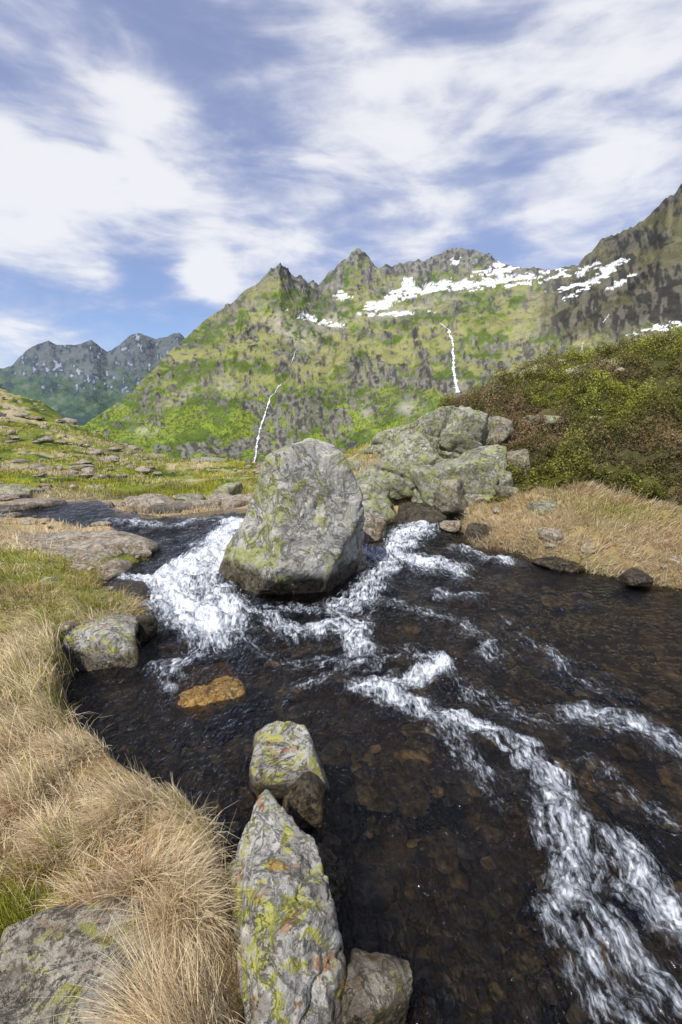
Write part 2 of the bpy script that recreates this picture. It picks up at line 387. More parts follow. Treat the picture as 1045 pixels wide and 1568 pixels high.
def rand_planes(a,b,c,rot,seed,n=5):
    R=np.random.default_rng(seed);pl=[]
    cr,sr=math.cos(rot),math.sin(rot)
    base=[(1,0,.15),(-1,0,.1),(0,1,.1),(0,-1,.2),(0,0,1),(0,0,-1)]
    for i,q in enumerate(base+[tuple(R.normal(size=3)) for _ in range(n)]):
        q=np.array(q,float)+R.normal(size=3)*.25;q/=np.linalg.norm(q)
        h=R.uniform(.95,1.15) if i>5 else R.uniform(.8,.95)
        e=np.array([q[0]/a,q[1]/b,q[2]/c]);L=np.linalg.norm(e)
        nn=e/L;hh=h/L
        pl.append((nn[0]*cr-nn[1]*sr,nn[0]*sr+nn[1]*cr,nn[2],hh))
    return pl
def rock(name,u,v,t,pw,ph,df,mat,seed,rot=0,sub=5,amp=None,strat=0,tilt=0):
    a=pw*t/F*1.06;c=ph*t/F*1.1;b=a*df
    am=(amp if amp else .14*min(a,c*1.6))
    pl=rand_planes(a,b,c,rot,seed)
    if tilt:
        ct,st_=math.cos(tilt),math.sin(tilt); pl=[(x*ct+z*st_,y,-x*st_+z*ct,h) for x,y,z,h in pl]
    return poly_rock(name,S(u,v,t),pl,mat,24,am,.6/min(a,c*1.5),sub,seed,strat)
# main boulder
ol=[(-22,104),(24,124),(76,112),(102,55),(106,-20),(98,-70),(60,-150),(-95,-150),(-120,-98),(-114,-70),(-86,-12),(-64,45),(-42,95)]
k=4.75/F; pl=[]
for i in range(len(ol)):
    a=np.array(ol[i])*k;b=np.array(ol[(i+1)%len(ol)])*k;e=b-a;nn=np.array([-e[1],e[0]])
    nn/=np.linalg.norm(nn)
    if nn@a<0: nn=-nn
    pl.append((nn[0],.05*((i%3)-1),nn[1],nn@a*1.05))
pl+=[(-.70,-.68,.22,.46),(.46,-.80,.30,.50),(.1,-.75,-.45,.70),(0,1,.2,.6),(-.5,.8,.1,.6),(.6,.7,.1,.6),(.2,-.45,.85,.78),(-.3,-.6,.72,.76),(.85,-.5,-.1,.64)]
poly_rock('boulder',S(447,808,4.75),pl,M_boulder,50,.055,1.7,7,3,0,7,(.97,.995))
# foreground slab
def slab(name,c,ax,hl,hw,hh,mat,seed,amp=.03,fs=5,pt=.55,lean=0.,sub=6):
    ax=np.array([ax[0],ax[1]]);ax=ax/np.linalg.norm(ax);s=np.array([ax[1],-ax[0]])
    def pn(al,ac,up,h): return (ax[0]*al+s[0]*ac,ax[1]*al+s[1]*ac,up,h)
    pl=[pn(.9,.0,.25,hl),pn(-1,0,.1,hl),pn(pt,.85,.15,hw*1.35),pn(pt,-.85,.1,hw*1.45),pn(0,1,.1+lean,hw),pn(-.1,-1,.35,hw),pn(.05,.12,1,hh),pn(.0,-.6,.8,hh*.98),pn(.1,.75,.7,hh*1.02),pn(0,0,-1,hh*1.3),pn(-.5,.6,.5,hw*1.4)]
    return poly_rock(name,c,pl,mat,30,amp,fs,sub,seed,.25,16,(.92,.99))
slab('rock_slab',(-.19,1.17,.02),(-.23,1),.62,.175,.27,M_rockf,5,.034,5,sub=7)
slab('rock_slab',(-.045,1.42,-.04),(-.25,1),.42,.07,.10,M_rockw,6,.02,7)
rock('rock',438,1172,2.22,50,52,1.0,M_rockf,12,.3,6)
rock('rock',466,1245,2.0,30,50,1.0,M_rockw,19,.3,5)
rock('rock',572,1530,1.36,52,62,.9,M_rockd,13,.2,6)
rock('rock',640,1560,1.42,36,36,.9,M_rockw,18,.2,5)
poly_rock('rock',(-.72,.93,.10),rand_planes(.31,.27,.25,.5,44),M_rockd,24,.03,4,6,44)
rock('rock',330,1300,1.78,22,18,1.2,M_rockd,15,.2,5)
rock('rock',302,1280,1.8,18,12,1.2,M_rockt,16,.2,5)
rock('rock',322,1050,3.0,54,11,1.3,rock_mat('orange_stone_mat',light=(.42,.24,.06),dark=(.12,.07,.03),lichen=(.62,.45,.16),lich=.45,sc=5,wet=False,blk=.95),17,.2,5)
# left bank
rock('rock',160,984,3.35,52,28,.8,M_rockf,31,.1,6)
rock('rock',222,964,3.55,18,18,1.,M_rockw,22,.1,5)
rock('rock',75,912,4.2,34,14,.9,M_rockg,23,.1,5)
rock('rock',88,946,3.8,48,16,.9,M_rockg,24,.4,5)
rock('rock',195,908,4.3,34,12,1.1,M_rockw,25,.4,5)
rock('rock',110,840,5.75,110,15,.6,M_rockt,26,.05,6)
rock('rock',185,838,5.6,46,12,.8,M_rockt,27,.3,5)
rock('rock',60,862,5.2,50,10,.8,M_rockt,29,.3,5)
rock('rock',150,872,4.9,40,9,.8,M_rockt,28,.3,5)
for i,(u,v,t,a,b,mt) in enumerate([(55,772,8.6,42,8,M_rockt),(150,776,9,22,8,M_rockt),(262,782,8.9,42,10,M_rockt),(230,714,24,28,6,M_rockg),(322,707,23,30,6,M_rockg),(28,756,10,30,9,M_rockg),
   (350,752,11,16,8,M_rockg),(150,752,12.5,20,8,M_rockg),(20,782,8.3,34,9,M_rockt),(315,775,9.3,26,9,M_rockt),(370,770,9.3,26,11,M_rockt),(205,770,9.5,20,9,M_rockt),(100,778,8.9,20,7,M_rockg),
   (95,747,13,15,7,M_rockg),(230,768,9.6,30,8,M_rockt),(290,764,10,24,7,M_rockg),(340,765,9.8,22,7,M_rockt),(10,765,9,30,8,M_rockt)]):
    rock('rock',u,v,t,a,b,.9,mt,60+i,i*.7,5)
# right outcrop
for i,(u,v,t,a,b,df,ti,mt) in enumerate([(600,732,8.2,84,42,.7,.55,M_rockg),(556,768,7.6,46,36,.9,.2,M_rockg),(642,698,8.8,50,42,.8,.4,M_rockg),(704,690,8.4,50,46,.8,-.25,M_rockg),(668,752,7.6,64,46,.7,.25,M_rockg),(726,735,7.7,54,44,.8,.3,M_rockg),
   (645,790,7.1,42,14,.8,0,M_rockw),(772,758,7.1,28,15,.9,0,M_rockd),(607,664,11.3,40,10,.8,.3,M_rockg),(670,655,10.0,36,14,.8,.3,M_rockg),(565,806,6.2,28,20,1,0,M_rockt),(534,868,5.0,20,50,1.2,0,M_rockt),(690,760,7.1,26,28,1,0,M_rockd),
   (822,576,12.6,34,15,.8,.1,M_rockg),(888,575,12.4,48,13,.8,.0,M_rockg),(862,562,13,26,9,.8,0,M_rockg),(830,780,6.25,20,11,1,0,M_rockg),(845,820,5.4,16,10,1,0,M_rockt),(860,866,5.1,34,9,.5,-.1,M_rockw),
   (975,886,4.6,26,8,.6,0,M_rockw),(740,815,6.3,24,12,.8,0,M_rockw),(788,708,7.9,30,20,.8,.2,M_rockd),(830,650,9.3,30,12,.8,0,M_rockg),(755,664,9.1,30,16,.8,0,M_rockd),(535,716,10,20,9,1,0,M_rockg),(575,690,10.8,20,8,1,0,M_rockg),(900,615,10.6,22,10,1,0,M_rockg),(690,805,6.7,16,8,1,0,M_rockt),(955,560,12,26,8,1,0,M_rockg),(760,600,12,20,8,1,0,M_rockg)]):
    rock('rock',u,v,t,a,b,df,mt,100+i,i*.5,6 if i<6 else 5,strat=.45 if i<6 else .2,tilt=-ti)
# scattered stones
def stones(name,px,py,pz,size,mat,flat=.6,seed=1,sub=2):
    d,f=ico(sub);R=np.random.default_rng(seed);N=len(px);Vs=[];Fs=[]
    for i in range(N):
        sc=size[i]*np.array([R.uniform(.8,1.4),R.uniform(.7,1.1),R.uniform(.4,1)*flat])
        Q=R.normal(size=(9,3));Q/=np.linalg.norm(Q,axis=1)[:,None]
        r=((np.maximum(d@Q.T,0)/R.uniform(.75,1,size=9))**9).sum(1)+1e-3
        P=d*np.minimum(r**(-1/9),1.25)[:,None]*sc
        th=R.uniform(0,6.28);c_,s_=math.cos(th),math.sin(th)
        P=np.stack([P[:,0]*c_-P[:,1]*s_,P[:,0]*s_+P[:,1]*c_,P[:,2]],1)
        Vs.append(P+np.array([px[i],py[i],pz[i]]));Fs.append(f+i*len(d))
    return mk(name,np.vstack(Vs),np.vstack(Fs),mat,smooth=False)
def samp(N,a0,a1,r0,r1,R):
    a=np.radians(R.uniform(a0,a1,N));r=np.exp(R.uniform(math.log(r0),math.log(r1),N))
    return r*np.sin(a),r*np.cos(a),r
R=np.random.default_rng(5)
x,y,r=samp(3600,-40,70,.7,9,R);s=sdist(x,y);q=s<-.03;x,y,r=x[q],y[q],r[q]
m,g,out=newmat('riverbed_stone_mat')
gi=g.add('ShaderNodeNewGeometry')
rc=g.add('ShaderNodeValToRGB');g.put(rc.inputs[0],gi.outputs['Random Per Island'])
e=rc.color_ramp.elements;e[0].color=(.05,.042,.028,1);e[1].color=(.60,.46,.26,1);e.new(.6).color=(.13,.105,.065,1);e.new(.92).color=(.24,.19,.12,1)
nz=g.noise(gi.outputs['Position'],14,6,.6)
principled(g,out,g.mix(g.m('MULTIPLY',g.sst(nz,.38,.6),.75),rc.outputs[0],(.02,.017,.012)),.6)
stones('riverbed_stones',x,y,ground_z(x,y)+.005,.012+.035*R.random(len(x))**2.5*np.clip(r,.8,3)+.006*r,m,.5,3)
x,y,r=samp(6500,-50,50,3.5,60,R);s=sdist(x,y)
cl=fbm(x*.5,y*.5,0,3,91);sh=(s>0)&(s<.6*np.clip(r/8,.4,1.2))
zz=shrub_zone(x,y,s)
ang=np.degrees(np.arctan2(x,y))
hill=(ang<-22)&(r>17)&(cl>-.05)
q=((s>.0)&(hill|((cl>.22)&(r>9)&(zz<.3))|(sh&(R.random(len(x))<.8)))&(R.random(len(x))<.5))|((zz>.5)&(cl>.1)&(R.random(len(x))<.07))
x,y,r=x[q],y[q],r[q]
stones('scattered_stones',x,y,ground_z(x,y)+.003*r,(.004+.014*R.random(len(x))**2.2)*r**.93,M_rockt,.65,4)
# ================= GRASS ==========================
def blades(name,x,y,z,L,wd,lean,dirn,col,mat,seg=3,base_dark=.45):
    N=len(x);R=np.random.default_rng(8)
    dx,dy=np.cos(dirn),np.sin(dirn)
    ph=R.uniform(0,6.28,N);wx,wy=np.cos(ph),np.sin(ph)
    V=np.zeros((N,(seg+1)*2,3));Cc=np.zeros((N,(seg+1)*2,3))
    for k_ in range(seg+1):
        t=k_/seg
        th=lean*(.35+1.0*t)
        if k_==0: cx=np.zeros(N);cz=np.zeros(N)
        else:
            cx=cx+np.sin(th)*L/seg;cz=cz+np.cos(th)*L/seg
        w_=wd*(1-.85*t)
        for s_ in (0,1):
            sg=(s_*2-1)*.5
            V[:,k_*2+s_,0]=x+dx*cx+wx*w_*sg
            V[:,k_*2+s_,1]=y+dy*cx+wy*w_*sg
            V[:,k_*2+s_,2]=z+cz
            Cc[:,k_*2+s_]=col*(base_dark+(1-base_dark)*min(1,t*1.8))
    b=np.arange(N)[:,None]*((seg+1)*2)
    fs=np.concatenate([b+np.array([[2*k_,2*k_+1,2*k_+3,2*k_+2]]) for k_ in range(seg)],0)
    return mk(name,V.reshape(-1,3),fs,mat,{'Col':Cc.reshape(-1,3)})
m,g,out=newmat('grass_mat')
a=g.add('ShaderNodeAttribute');a.attribute_name='Col'
p1=g.add('ShaderNodeBsdfDiffuse');g.put(p1.inputs[0],a.outputs['Color']);p2=g.add('ShaderNodeBsdfTranslucent');g.put(p2.inputs[0],a.outputs['Color'])
mx=g.add('ShaderNodeMixShader');mx.inputs[0].default_value=.35;g.l.new(p1.outputs[0],mx.inputs[1]);g.l.new(p2.outputs[0],mx.inputs[2]);g.l.new(mx.outputs[0],out.inputs['Surface'])
M_grass=m
def grass_cols(x,y,R,sw):
    N=len(x);g_=R.random(N)<sw
    v=R.random(N)[:,None]
    straw=np.array([.93,.76,.48])*(.52+.6*v)+np.array([.06,.05,.06])*R.random(N)[:,None]
    green=np.array([.32,.36,.06])*(.6+.8*v)+np.array([.16,.09,0])*R.random(N)[:,None]
    c=np.where(g_[:,None],straw,green)
    rust=R.random(N)<.22*(fbm(x*3,y*3,0,2,97)>.2); c[rust]=np.array([.54,.29,.15])
    return np.clip(c,0,.95),g_
def lay(x,y,s=101):
    return math.pi*1.3+2.6*fbm(x*1.6,y*1.6,0,3,s)+1.3*fbm(x*7,y*7,0,2,s+4)
x,y,r=samp(300000,-58,2,.55,6.5,R);s=sdist(x,y)
tuft=fbm(x*8,y*8,0,2,111)
q=(s>.015+.02*R.random(len(x)))&(tuft>-.55+.3*R.random(len(x)))&~((np.hypot((x+3.6)/1.5,(y-5.9)/.8)<1))&~((abs(x+.185+.23*(y-1.17))<.13)&(y<1.75))&(np.hypot((x+.74)/.26,(y-.9)/.22)>1)
x,y,r,s,tuft=x[q],y[q],r[q],s[q],tuft[q]
sw=straw_w(x,y);c,isst=grass_cols(x,y,R,sw)
Lb=(.05+.12*R.random(len(x)))*np.where(isst,1.2,.75)*np.clip(.75+1.4*tuft,.4,1.5)*np.clip(1.1-.07*r,.6,1.1)
dirn=lay(x,y)+R.normal(size=len(x))*.75
lean=np.clip(np.where(isst,1.0,.6)+R.normal(size=len(x))*.38,.1,1.5)
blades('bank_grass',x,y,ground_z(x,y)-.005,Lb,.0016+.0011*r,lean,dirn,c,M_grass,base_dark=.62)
x,y,r=samp(150000,8,62,3.6,9.5,R);s=sdist(x,y);zz=shrub_zone(x,y,s)
q=(s>.03)&((zz<.45)|((R.random(len(x))<.25)&(fbm(x*1.6,y*1.6,0,3,142)>.05)))&(fbm(x*5,y*5,0,2,112)>-.45);x,y,r,s,zz=x[q],y[q],r[q],s[q],zz[q]
sw=np.clip(.80+.6*fbm(x*1.4,y*1.4,0,3,44)-.2*zz,0,1);c,isst=grass_cols(x,y,R,sw)
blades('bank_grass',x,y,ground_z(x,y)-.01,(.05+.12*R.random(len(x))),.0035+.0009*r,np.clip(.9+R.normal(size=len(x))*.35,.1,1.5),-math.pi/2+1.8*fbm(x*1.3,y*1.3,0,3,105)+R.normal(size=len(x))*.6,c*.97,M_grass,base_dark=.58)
x,y,r=samp(115000,-48,12,6.2,42,R);s=sdist(x,y)
q=(s>.15)&(fbm(x*1.2,y*1.2,0,3,113)>-.12)&(shrub_zone(x,y,s)<.5)&(R.random(len(x))<.3+.7*ss(0,2.5,s));x,y,r=x[q],y[q],r[q]
mw=np.clip(.34+1.3*fbm(x*.45,y*.45,0,4,116)+.55*(1-ss(9,14,r)),0,1);c,isst=grass_cols(x,y,R,mw)
c=np.where(isst[:,None],c*.75,c*np.array([1.05,1.02,.9]))*(1+.7*fbm(x*.8,y*.8,0,3,117))[:,None]
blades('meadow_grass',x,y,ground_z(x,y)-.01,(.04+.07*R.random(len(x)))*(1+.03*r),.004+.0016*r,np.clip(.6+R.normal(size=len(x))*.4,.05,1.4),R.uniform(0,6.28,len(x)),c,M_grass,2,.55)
# ================= SHRUBS =========================
def leaves(name,x,y,z,size,col,mat):
    N=len(x);R=np.random.default_rng(18)
    n_=R.normal(size=(N,3));n_[:,2]+=.7;n_/=np.linalg.norm(n_,axis=1)[:,None]
    a_=np.cross(n_,R.normal(size=(N,3)));a_/=np.linalg.norm(a_,axis=1)[:,None];b_=np.cross(n_,a_)
    P=np.stack([x,y,z],1);a_=a_*size[:,None];b_=b_*size[:,None]*.45
    V=np.stack([P-a_,P+b_,P+a_,P-b_],1).reshape(-1,3)
    f=np.arange(N*4).reshape(N,4)
    return mk(name,V,f,mat,{'Col':np.repeat(col,4,0)},smooth=False)
x,y,r=samp(400000,6,60,5.6,19,R);s=sdist(x,y);zz=shrub_zone(x,y,s)
cl=fbm(x*1.1,y*1.1,0,4,121);c2=fbm(x*3.2,y*3.2,0,3,122)
q=(s>.2)&(zz>.4)&(cl*.6+c2*.7>-.26);x,y,r,cl,c2=x[q],y[q],r[q],cl[q],c2[q]
hh=np.clip(.12+.6*cl+.6*c2,.04,.6)
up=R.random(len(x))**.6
gz=ground_z(x,y)
z=gz+hh*up
sp_=fbm(x*.8,y*.8,0,3,131)+.12*R.normal(size=len(x))+.10*(gz-1.8)
colr=np.zeros((len(x),3))+np.array([.135,.13,.042])
colr=mixc(colr,(.27,.28,.055),ss(.10,.42,sp_))
colr=mixc(colr,(.24,.17,.095),ss(-.03,.22,-sp_))
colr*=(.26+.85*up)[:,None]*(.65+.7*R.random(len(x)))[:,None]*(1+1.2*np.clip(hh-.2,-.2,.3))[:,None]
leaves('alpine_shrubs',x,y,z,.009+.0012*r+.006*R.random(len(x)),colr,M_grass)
# ================= MOUNTAIN =======================
def curve(pts):
    q=sorted(azel(u,v) for u,v in pts);a=np.array([p[0] for p in q]);e=np.array([p[1] for p in q])
    return lambda az: np.interp(az,a,e)
def rc_(pts):
    q=sorted((azel(u,500)[0],r) for u,r in pts);a=[p[0] for p in q];e=[p[1] for p in q]
    return lambda az: np.interp(az,a,e)
ridge=[(-1200,720),(0,695),(90,672),(130,655),(165,628),(200,603),(240,566),(280,524),(310,500),(350,472),(372,450),(390,440),(400,428),(415,414),(422,412),(430,404),(441,410),(446,422),(452,426),(462,428),(470,434),(480,436),(488,442),(500,426),(512,418),(520,408),(532,400),(537,393),(548,387),(556,394),(565,400),(580,416),(590,408),(600,412),(612,405),(625,407),(640,402),(650,407),(662,402),(672,397),(682,390),(700,386),(712,390),(725,391),(740,394),(752,392),(765,404),(782,408),(800,414),(850,418),(885,411),(893,398),(905,390),(918,374),(930,368),(942,362),(955,352),(970,350),(985,338),(1000,330),(1015,316),(1030,308),(1045,288),(1120,262),(1250,240),(1700,300)]
rows=[(curve([(-1200,790),(1700,790)]),rc_([(0,70),(1000,70)])),
 (curve([(-1200,760),(0,760),(500,750),(1700,720)]),rc_([(0,300),(1000,300)])),
 (curve([(-1200,745),(0,735),(300,728),(500,722),(700,700),(1000,660),(1700,640)]),rc_([(0,600),(1000,480)])),
 (curve([(-1200,738),(0,715),(130,690),(250,690),(400,700),(520,695),(700,655),(900,600),(1045,580),(1700,560)]),rc_([(0,900),(500,820),(1000,620)])),
 (curve([(-1200,730),(0,705),(130,672),(200,640),(280,590),(350,552),(430,530),(500,545),(560,540),(620,530),(690,500),(760,512),(820,520),(900,520),(1045,500),(1700,440)]),rc_([(0,1100),(280,1150),(500,1250),(700,1300),(1000,900)])),
 (curve([(-1200,725),(0,700),(130,662),(200,618),(280,556),(350,510),(430,475),(500,492),(560,482),(620,470),(700,462),(760,462),(820,460),(900,450),(960,425),(1045,400),(1700,380)]),rc_([(0,1250),(280,1300),(430,1400),(500,1700),(700,1900),(880,1500),(1000,1100)])),
 (curve([(u,v+ (14 if 440<u<890 else 18)) for u,v in ridge]),rc_([(0,1380),(280,1450),(430,1550),(500,2100),(700,2450),(880,1900),(1000,1300)])),
 (curve(ridge),rc_([(0,1450),(280,1520),(430,1620),(500,2250),(700,2650),(880,2100),(1000,1380)])),
 (curve([(u,v+90) for u,v in ridge]),rc_([(0,2100),(430,2300),(700,3500),(1000,2000)]))]
az=np.radians(np.linspace(-60,62,1350)); nper=[12,20,36,110,100,90,40,12]
EL=[];RG=[]
for i,(nn,(r0,r1)) in enumerate(zip(nper,zip(rows[:-1],rows[1:]))):
    for k_ in range(nn):
        t=k_/nn
        EL.append(r0[0](az)*(1-t)+r1[0](az)*t); RG.append(r0[1](az)*(1-t)+r1[1](az)*t)
EL.append(rows[-1][0](az));RG.append(rows[-1][1](az))
EL=np.array(EL);RG=np.array(RG);AA=np.broadcast_to(az,EL.shape)
ri=sum(nper[:7])
K=np.tan(EL)*RG
for _ in range(30):
    K2=K.copy();K2[1:-1]=(K[:-2]+2*K[1:-1]+K[2:])/4;K2[ri-3:ri+2]=K[ri-3:ri+2];K=K2
x=RG*np.sin(AA);y=RG*np.cos(AA)
rel_=np.arange(len(EL))[:,None]/ri
amp_=ss(.1,.45,rel_)*(1-.62*ss(.91,1.0,rel_))
wx_=x+80*fbm(x/300,y/300,0,4,205);wy_=y+80*fbm(x/300,y/300,0,4,206)
g1=ridged(wx_/330,wy_/330,0,5,201,.45);g2=ridged(wx_/110,wy_/110,0,4,202,.5);g3=ridged(AA*14+1.2*fbm(x/200,y/200,0,4,210),RG/900,0,4,203,.5)
az_d=np.degrees(AA)
def spot0(u,v,ru,rv,el_d,rot=0):
    a,e=azel(u,v);dx=(az_d-math.degrees(a))*12.2;dy=(el_d-math.degrees(e))*12.2
    c_,s_=math.cos(rot),math.sin(rot);X_=dx*c_+dy*s_;Y_=-dx*s_+dy*c_
    return np.exp(-((X_/ru)**2+(Y_/rv)**2))
e0_=np.degrees(np.arctan2(K,RG))
cn=fbm(az_d*.7,e0_*1.1,0,5,207,.55)+.4*fbm(az_d*2.2,e0_*3,0,4,208,.5)
band=1.15*spot0(490,640,75,34,e0_)+1.05*spot0(570,580,75,13,e0_)+1.0*spot0(670,592,80,20,e0_)+.8*spot0(400,650,26,40,e0_)+.9*spot0(320,690,100,12,e0_)+.8*spot0(440,555,16,40,e0_,.3)+.7*spot0(780,560,80,16,e0_)+.6*spot0(860,525,80,12,e0_)+.5*spot0(300,600,60,10,e0_,.5)+.6*spot0(640,525,70,6,e0_)+.5*spot0(360,520,50,9,e0_,.6)+.6*spot0(250,590,50,7,e0_,.7)+.4*spot0(560,525,40,8,e0_)
cliff=ss(.34,.46,band*.66+cn*.9)*ss(-12,-7,e0_)
K=K+amp_*RG*(.022*g1+.007*g2+.009*g3)+amp_*RG*.013*cliff*(ridged(x/50,y/50,K/50,3,209)-.2)
stp=fbm(x/170,y/170,0,3,216)*5;fl=np.floor(stp);K=K+amp_*RG*.004*(ss(.6,1,stp-fl)-(stp-fl))*2
K=K+ss(.86,.97,rel_)*RG*.004*ridged(AA*60,RG/400,0,4,219,.6)*ss(-16,-8,az_d)
Kf=K+EYE
el_d=np.degrees(np.arctan2(K,RG))
def spot(u,v,ru,rv,rot=0): return spot0(u,v,ru,rv,el_d,rot)
wq=.6*fbm(az_d*.8,el_d*.8,0,4,230)
nA=fbm(az_d*.40+wq,el_d*.75+wq,0,5,211,.5);nB=fbm(az_d*1.6+wq,el_d*2.2,0,5,212,.5)
nV=fbm(az_d*3+el_d*.8+1.5*wq,el_d*1.3+2*wq,0,4,214,.5)
nR=fbm(az_d*2.8,el_d*3.6,0,3,217,.5);nS=fbm(az_d*1.3+.5*el_d,el_d*4.5,0,5,218,.55)
col=np.zeros(x.shape+(3,))+np.array([.125,.18,.028])
col=mixc(col,(.20,.255,.035),ss(-.04,.2,nA))
col=mixc(col,(.075,.11,.022),ss(.0,.25,-nA-.3*nB)*.75)
hi=ss(1.0,6.5,el_d)
col=mixc(col,(.26,.245,.11),hi*ss(-.3,.2,nA+.5*nB)*.85)
low=(1-ss(-5,-.5,el_d))
col=mixc(col,(.05,.075,.022),low*ss(-.12,.15,nB)*.75)
col=mixc(col,(.035,.052,.02),ss(.18,.28,fbm(az_d*7,el_d*9,0,2,221)+.4*nA)*(1-ss(3,6,el_d))*.7)
rk=cliff*ss(-.6,-.2,nV+.5*nB)
rk=np.clip(rk+.75*ss(.19,.26,nV*.4+nS*.9-.2*nA)*ss(-1,3,el_d),0,1)
col=mixc(col,(.16,.15,.125),rk*.92)
col=mixc(col,(.05,.047,.042),rk*ss(-.04,.12,nV)*.85)
col=mixc(col,(.25,.24,.21),rk*ss(.10,.25,nR)*.6)
pk=ss(.80,.88,rel_+.22*nB)*ss(-16,-12,az_d)
pk=pk*(1-.7*spot(395,455,30,35))
col=mixc(col,(.18,.165,.135),pk*.95)
col=mixc(col,(.05,.05,.047),pk*ss(-.04,.12,nV)*.85)
col=mixc(col,(.30,.285,.24),pk*ss(.10,.25,nR)*.6)
scr=np.clip(spot(440,505,45,14,-.6)+spot(500,495,34,14,.3)*.9+spot(950,460,100,26,.3)*ss(-.3,.1,nB)+spot(1010,490,70,26)*.9+spot(620,475,70,9,.2)*.7+spot(890,440,60,10,.1)*.8+spot(350,590,20,8)*.8+spot(625,625,18,10)*.9+spot(560,630,8,26)*.6+spot(270,610,25,8,.5)*.6+spot(230,660,20,6)*.7,0,1)*ss(-.30,.0,nB+.4*nR+.05)
col=mixc(col,(.38,.35,.28),scr*.9)
rm=ss(21,25,az_d)*ss(8.0,10,el_d+2*nB); col=mixc(col,(.12,.11,.085),rm*.92); col=mixc(col,(.035,.035,.033),rm*ss(-.12,.08,nV)*.9);col=mixc(col,(.15,.14,.07),rm*ss(.05,.2,nA)*.6)
sn=np.clip(spot(590,462,26,5,.35)+spot(640,450,30,3,.2)+spot(665,440,36,5,.15)+spot(700,440,24,4)+spot(760,418,20,7)+spot(765,406,9,6)+spot(480,488,30,3.5,-.2)+spot(525,452,10,4)+spot(575,468,14,5)+spot(625,440,6,9)+spot(700,400,7,3)+spot(735,432,46,3)+spot(800,424,50,2.5,.05)+spot(850,424,26,2.5)+spot(912,428,26,4,.5)+spot(900,412,14,3,.2)+spot(945,434,14,3,.4)+spot(1020,501,26,3.5,.1)+spot(870,440,24,2.5,.1)+spot(600,452,22,3,.5)+spot(780,436,30,2.5)+spot(600,480,40,2.5)+spot(930,415,10,4,.6),0,1.1)
nP=fbm(az_d*1.9,el_d*5.5,0,3,240,.5)
snm=ss(.58,.66,sn+1.5*nP+.3*nR)*(sn>.08)
col=mixc(col,(.82,.83,.85),snm)
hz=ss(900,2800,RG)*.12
col=mixc(col,(.22,.27,.34),hz)  # aerial haze painted into the vertex colour, growing with range
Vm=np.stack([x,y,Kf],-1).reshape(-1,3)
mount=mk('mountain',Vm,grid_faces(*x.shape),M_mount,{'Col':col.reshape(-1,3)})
from mathutils.bvhtree import BVHTree
bpy.context.view_layer.update()
bv=BVHTree.FromObject(mount,bpy.context.evaluated_depsgraph_get())
m,g,out=newmat('waterfall_mat')
ps=g.add('ShaderNodeNewGeometry').outputs['Position']
nw=g.noise(ps,.25,5,.6)
principled(g,out,g.mix(g.sst(nw,.38,.58),(.40,.43,.45),(.82,.84,.87)),.6)
M_fall=m
def waterfall(pts,w0,w1,seed):
    R=np.random.default_rng(seed);P=[]
    pts=np.array(pts,float);N=110;tt=np.linspace(0,len(pts)-1,N)
    U=np.interp(tt,np.arange(len(pts)),pts[:,0])+2.2*fbm(tt*3.1,tt*0,0,4,seed);Vv=np.interp(tt,np.arange(len(pts)),pts[:,1])
    last=None;segs=[]
    for i in range(N):
        d=Vector(bearing(U[i],Vv[i])).normalized();h=bv.ray_cast(Vector((0,0,EYE)),d)
        if h[0] is None or h[3]<700: last=None;continue
        w=(w0+(w1-w0)*i/N)*(.25+abs(R.normal())*.7); c=h[0]+h[1]*1.2
        side=Vector((d.y,-d.x,0)).normalized()
        P.append((c-side*w,c+h[1]*.6,c+side*w))
        if last is not None and abs(h[3]-last)<90: segs.append(len(P)-2)
        last=h[3]
    V=[v[:] for t in P for v in t];f=[]
    for i in segs:
        for j in range(2):
            a=i*3+j;f.append([a,a+1,a+4,a+3])
    mk('waterfall',V,f,M_fall)
waterfall([(676,496),(688,506),(694,530),(694,560),(700,590),(702,602)],1.8,4.2,1)
waterfall([(455,535),(446,555)],.7,1.0,4)
waterfall([(432,588),(414,610),(404,640),(396,670),(392,700),(388,716)],1.2,2.0,2)
waterfall([(934,482),(924,495)],.5,.8,3)
waterfall([(893,525),(890,545)],.5,.8,5)
# ================= DISTANT RANGE ==================
dr=[(-1200,600),(-300,590),(-100,575),(0,563),(20,560),(45,540),(75,530),(88,534),(100,531),(120,528),(140,523),(150,530),(165,541),(185,530),(200,518),(215,515),(228,520),(240,526),(255,518),(275,513),(290,530),(330,550),(400,580),(700,640),(1700,700)]
rows2=[(curve([(-1200,690),(1700,700)]),3200.),(curve([(-1200,660),(0,640),(150,630),(300,640),(1700,690)]),4200.),(curve([(u,v*.5+640*.5) for u,v in dr]),5200.),(curve(dr),6200.),(curve([(u,v+40) for u,v in dr]),7500.)]
az2=np.radians(np.linspace(-60,20,800));E2=[];R2=[]
for (e0,r0),(e1,r1) in zip(rows2[:-1],rows2[1:]):
    for k_ in range(50):
        t=k_/50;E2.append(e0(az2)*(1-t)+e1(az2)*t);R2.append(np.full_like(az2,r0*(1-t)+r1*t))
E2=np.array(E2);R2=np.array(R2);A2=np.broadcast_to(az2,E2.shape)
x=R2*np.sin(A2);y=R2*np.cos(A2);K=np.tan(E2)*R2
rl=np.arange(len(E2))[:,None]/150
K=K+ss(0,.5,rl)*R2*(.018*ridged(x/900,y/900,0,5,301,.5)+.007*ridged(x/300,y/300,0,4,302,.5)-.009)
e2=np.degrees(np.arctan2(K,R2));a2=np.degrees(A2)
nb=fbm(a2*1.3,e2*1.8,0,4,303,.5);nv2=fbm(a2*3,e2*2,0,4,304,.5)
col=np.zeros(x.shape+(3,))+np.array([.08,.125,.085])
col=mixc(col,(.13,.17,.12),ss(.0,.25,nb)*.7)
